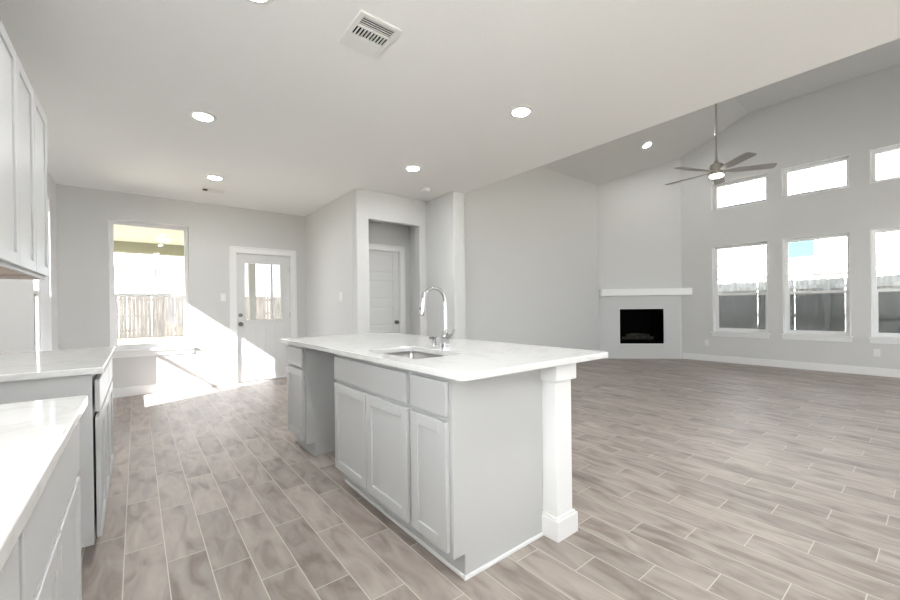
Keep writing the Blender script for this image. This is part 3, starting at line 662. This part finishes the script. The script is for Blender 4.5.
# ceiling fan
r = empty('ceiling_fan', (6.34, 1.99, 2.955), 'brushed nickel five blade ceiling fan with a light hanging from a long downrod', 'ceiling fan')
zt = RIDGE-2.955
MB().lathe([(0, zt-.001), (.07, zt-.001), (.07, zt-.03), (.045, zt-.075), (.016, zt-.085), (0, zt-.085)], (0, 0, 0)).build('canopy', M['nickel'], r, smooth=True)
MB().cyl((0, 0, (zt-.08+.17)/2), .0135, zt-.08-.17+.02, n=16).build('downrod', M['nickel'], r, smooth=True)
MB().lathe([(0, .20), (.022, .20), (.028, .16), (.05, .15), (.075, .135), (.08, .12), (.08, .03), (.088, .025), (.088, .0), (.08, -.01), (0, -.01)], (0, 0, 0)).build('motor_housing', M['nickel'], r, smooth=True)
MB().lathe([(.083, -.0105), (.088, -.02), (.084, -.032), (.074, -.040), (0, -.048), (0, -.0105)], (0, 0, 0)).build('light_lens', M['fanlens'], r, smooth=True)
for k in range(5):
    a = math.radians(14+72*k)
    bm = bmesh.new(); outl = [(.09, -.028), (.16, -.034), (.25, -.060), (.61, -.070), (.66, -.064), (.68, -.04), (.68, .05), (.66, .066), (.61, .070), (.25, .060), (.16, .034), (.09, .028)]
    mb = MB(); mb.bm = bm; mb.prism(outl, 2, -.004, .004)
    bmesh.ops.transform(bm, matrix=Matrix.Rotation(a, 4, 'Z') @ Matrix.Translation((0, 0, .035)) @ Matrix.Rotation(math.radians(-11), 4, 'X'), verts=bm.verts)
    bl = mb.build('blade', M['blade'], r, bevel=.002)
    mb = MB(); mb.box(.085, .20, -.018, .018, .0055, .011); bmesh.ops.transform(mb.bm, matrix=Matrix.Rotation(a, 4, 'Z') @ Matrix.Translation((0, 0, .035)) @ Matrix.Rotation(math.radians(-11), 4, 'X'), verts=mb.bm.verts)
    mb.build('blade_iron', M['nickel'], bl)

# ---------------------------------------------------------------- switches and outlets
def plate(name, label, cat, axis, sgn, c, kind):
    r = empty(name, c, label, cat); w2, h2, t = .036, .058, .006
    def bx(mb, u0, u1, z0, z1, t0, t1):
        mb.box(sgn*t0, sgn*t1, u0, u1, z0, z1) if axis == 0 else mb.box(u0, u1, sgn*t0, sgn*t1, z0, z1)
    mb = MB(); bx(mb, -w2, w2, -h2, h2, .0005, t); mb.build('wall_plate', M['plastic'], r, bevel=.002)
    if kind == 'switch':
        mb = MB(); bx(mb, -.017, .017, -.034, .034, t+.0002, t+.003); mb.build('rocker', M['trim'], r, bevel=.002)
    else:
        for z in (-.021, .021):
            mb = MB(); bx(mb, -.015, .015, z-.015, z+.015, t+.0002, t+.002); s = mb.build('socket', M['trim'], r, bevel=.002)
            mb = MB(); bx(mb, -.007, -.005, z-.004, z+.006, t+.0022, t+.0026); bx(mb, .005, .007, z-.004, z+.006, t+.0022, t+.0026); mb.build('slot', M['dark'], s)
plate('light_switch', 'white light switch on the back wall between window and door', 'light switch', 1, -1, (1.045, YB, 1.345), 'switch')
plate('light_switch', 'white light switch on the bright wall right of the entry door', 'light switch', 0, -1, (2.3, 5.40, 1.325), 'switch')
plate('wall_outlet', 'white outlet low on the wall just right of the fireplace corner', 'outlet', 0, -1, (XR, 3.034, .37), 'outlet')
plate('wall_outlet', 'white outlet low on the wall under the right large window', 'outlet', 0, -1, (XR, .687, .36), 'outlet')

# ---------------------------------------------------------------- outside
GZ = -.05
struct(MB().box(-30, 40, -25, 60, GZ-.1, GZ), 'ground_lawn', M['grass'], 'dry yellow lawn outside the back window', 'lawn')
struct(MB().box(-1.5, 5.2, YB+T, 10.3, GZ, -.03), 'trim_patio', M['concrete'], 'pale concrete patio slab under the porch', 'patio')
r = empty('porch_roof', (1.5, 8.6, 2.5), 'pale yellow porch ceiling and beam seen through the back window', 'porch')
def pp(mb, nm, m):
    bmesh.ops.translate(mb.bm, vec=-Vector(r.location), verts=mb.bm.verts); return mb.build(nm, m, r)
pp(MB().box(-1.2, 2.75, YB+T+.01, 10.1, 2.50, 2.62), 'porch_ceiling', M['porch'])
pp(MB().box(-1.2, 2.75, 9.9, 10.1, 2.29, 2.50), 'porch_beam', M['porchbeam'])
pp(MB().box(2.03, 2.17, 9.93, 10.07, -.03, 2.29), 'porch_post', M['post'])
pp(MB().box(2.51, 2.55, 9.97, 10.01, -.03, 2.29), 'porch_pole', M['roof'])
pp(MB().box(-1.2, -1.06, 9.93, 10.07, -.03, 2.29), 'porch_post', M['siding'])
r = empty('porch_light', (.42, 9.2, 2.5), 'small round light fixture on the porch ceiling', 'light fixture')
MB().lathe([(0, -.0005), (.11, -.0005), (.11, -.02), (.09, -.05), (0, -.06)], (0, 0, 0)).build('fixture_body', M['porchlens'], r, smooth=True)

def fence(name, label, axis, t, a, c, z1, m, pw=.14, gapw=.0015, missing=(), rail_side=-1, group=None):
    """pickets as one patterned mesh; rails and posts their own parts"""
    r = empty(name, (t, (a+c)/2, GZ) if axis == 0 else ((a+c)/2, t, GZ), label, 'fence'); off = Vector(r.location)
    rnd = random.Random(3)
    def bx(mb, t0, t1, u0, u1, z0, z1_):
        mb.box(t0, t1, u0, u1, z0, z1_) if axis == 0 else mb.box(u0, u1, t0, t1, z0, z1_)
    mb = MB(); u = a
    while u < c:
        zt = z1+rnd.uniform(-.012, .012); j = rnd.uniform(-.004, .004); lo = GZ+.03
        w_ = pw-gapw-rnd.choice((0, 0, 0, 0, 0, .002, .016))
        mb2 = MB.__new__(MB); mb2.bm = mb.bm
        if axis == 0: mb2.prism([(u, lo), (u+w_, lo), (u+w_, zt-.022), (u+w_-.02, zt), (u+.02, zt), (u, zt-.022)], 0, t+j, t+j+.018)
        else: mb2.prism([(u, lo), (u+w_, lo), (u+w_, zt-.022), (u+w_-.02, zt), (u+.02, zt), (u, zt-.022)], 1, t+j, t+j+.018)
        u += pw
    bmesh.ops.translate(mb.bm, vec=-off, verts=mb.bm.verts); mb.build('picket_panel', m, r)
    for z in (GZ+.3, (GZ+z1)/2, z1-.22):
        mb = MB(); bx(mb, t+rail_side*.045+(.0 if rail_side < 0 else .02), t+rail_side*.007, a, c, z, z+.085); bmesh.ops.translate(mb.bm, vec=-off, verts=mb.bm.verts); mb.build('rail', m, r)
    u = a
    while u < c:
        mb = MB(); bx(mb, t+rail_side*.135, t+rail_side*.046, u, u+.09, GZ, z1-.06); bmesh.ops.translate(mb.bm, vec=-off, verts=mb.bm.verts); mb.build('fence_post', m, r); u += 2.4
    return r
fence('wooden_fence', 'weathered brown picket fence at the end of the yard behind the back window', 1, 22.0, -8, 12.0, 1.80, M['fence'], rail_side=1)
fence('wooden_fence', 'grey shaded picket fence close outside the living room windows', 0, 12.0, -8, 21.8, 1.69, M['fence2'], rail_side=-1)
tag(MB().box(-3.6, XL-T, -3.6, 1.0, 2.62, 2.75).box(-3.6, -3.46, .86, 1.0, GZ, 2.62).box(-3.6, -3.46, -3.6, -3.46, GZ, 2.62).build('side_sun_block', M['porch']), 'unseen roof added outside the left wall to block the sun', 'porch')  # added roof, keeps sun out of the left opening
tag(MB().box(-6.5, XK+T+.2, -7.0, YR-T, 2.76, 2.9).box(-6.5, -6.36, -7, -6.86, GZ, 2.76).box(3.8, 3.94, -7, -6.86, GZ, 2.76).build('rear_sun_block', M['porch']), 'unseen roof added outside the rear opening to block the sun', 'porch')  # added roof, shades the rear opening from direct sun
tag(MB().box(XK+T+.21, XR+.4, -5.0, YN-T, 2.60, 2.75).box(9.2, 9.34, -5, -4.86, GZ, 2.6).build('garden_sun_block', M['porch']), 'unseen roof added outside the living room near wall to block the sun', 'porch')  # added roof, stops sun entering the living near wall
# neighbour houses
r = empty('neighbor_house', (17, 4, GZ), 'bright white sided house behind the fence outside the living room windows', 'house')
def nh(mb, nm, m, par=None):
    bmesh.ops.translate(mb.bm, vec=-Vector(r.location), verts=mb.bm.verts); return mb.build(nm, m, par or r)
nh(MB().box(15, 23, 1.0, 16, GZ, 4.2), 'house_wall', M['siding'])
nh(MB().box(14.94, 15, 1.0, 16, 1.95, 1.98), 'ledge_trim', M['housetrim'])
nh(MB().box(14.97, 15, .97, 1.02, 1.99, 4.2), 'corner_board', M['housetrim'])
nh(MB().prism([(14.5, 4.2), (19, 6.2), (23.5, 4.2), (23.5, 4.35), (19, 6.35), (14.5, 4.35)], 1, .5, 16.5), 'roof', M['roof'])
for a, c, zb in ((2.25, 3.45, 2.39), (3.97, 5.2, 2.42)):
    f = nh(MB().box(14.95, 15, a, a+.07, zb, 3.9).box(14.95, 15, c-.07, c, zb, 3.9).box(14.95, 15, a+.07, c-.07, zb, zb+.07).box(14.95, 15, a+.07, c-.07, 3.83, 3.9), 'window', M['siding'])
    nh(MB().box(14.96, 15, a-.03, a-.001, zb-.03, 3.93).box(14.96, 15, c+.001, c+.03, zb-.03, 3.93).box(14.96, 15, a, c, zb-.03, zb-.001), 'window_trim', M['housetrim'], f)
    mb = MB().box(14.97, 14.99, a+.07, c-.07, zb+.07, 3.83); nh(mb, 'pane', M['glassdark'] if a < 3 else M['blownpane'], f)
r = empty('neighbor_house', (24, -2, GZ), 'pale house with a grey gable roof glimpsed through the right large window', 'house')
nh(MB().box(24, 31, -6.5, .9, GZ, 2.9), 'house_wall', M['siding'])
nh(MB().prism([(1.6, 2.75), (-2.8, 5.6), (-7.2, 2.75), (-7.2, 2.95), (-2.8, 5.85), (1.6, 2.95)], 0, 23.8, 31.4), 'roof', M['roof'])
r = empty('neighbor_house', (-4, 29, GZ), 'washed out pale house beyond the back fence', 'house')
nh(MB().box(-12, .8, 26, 34, GZ, 3.3), 'house_wall', M['siding'])
nh(MB().prism([(25.6, 3.3), (30, 4.6), (34.4, 3.3), (34.4, 3.5), (30, 4.8), (25.6, 3.5)], 0, -12.4, 1.1), 'roof', M['siding'])
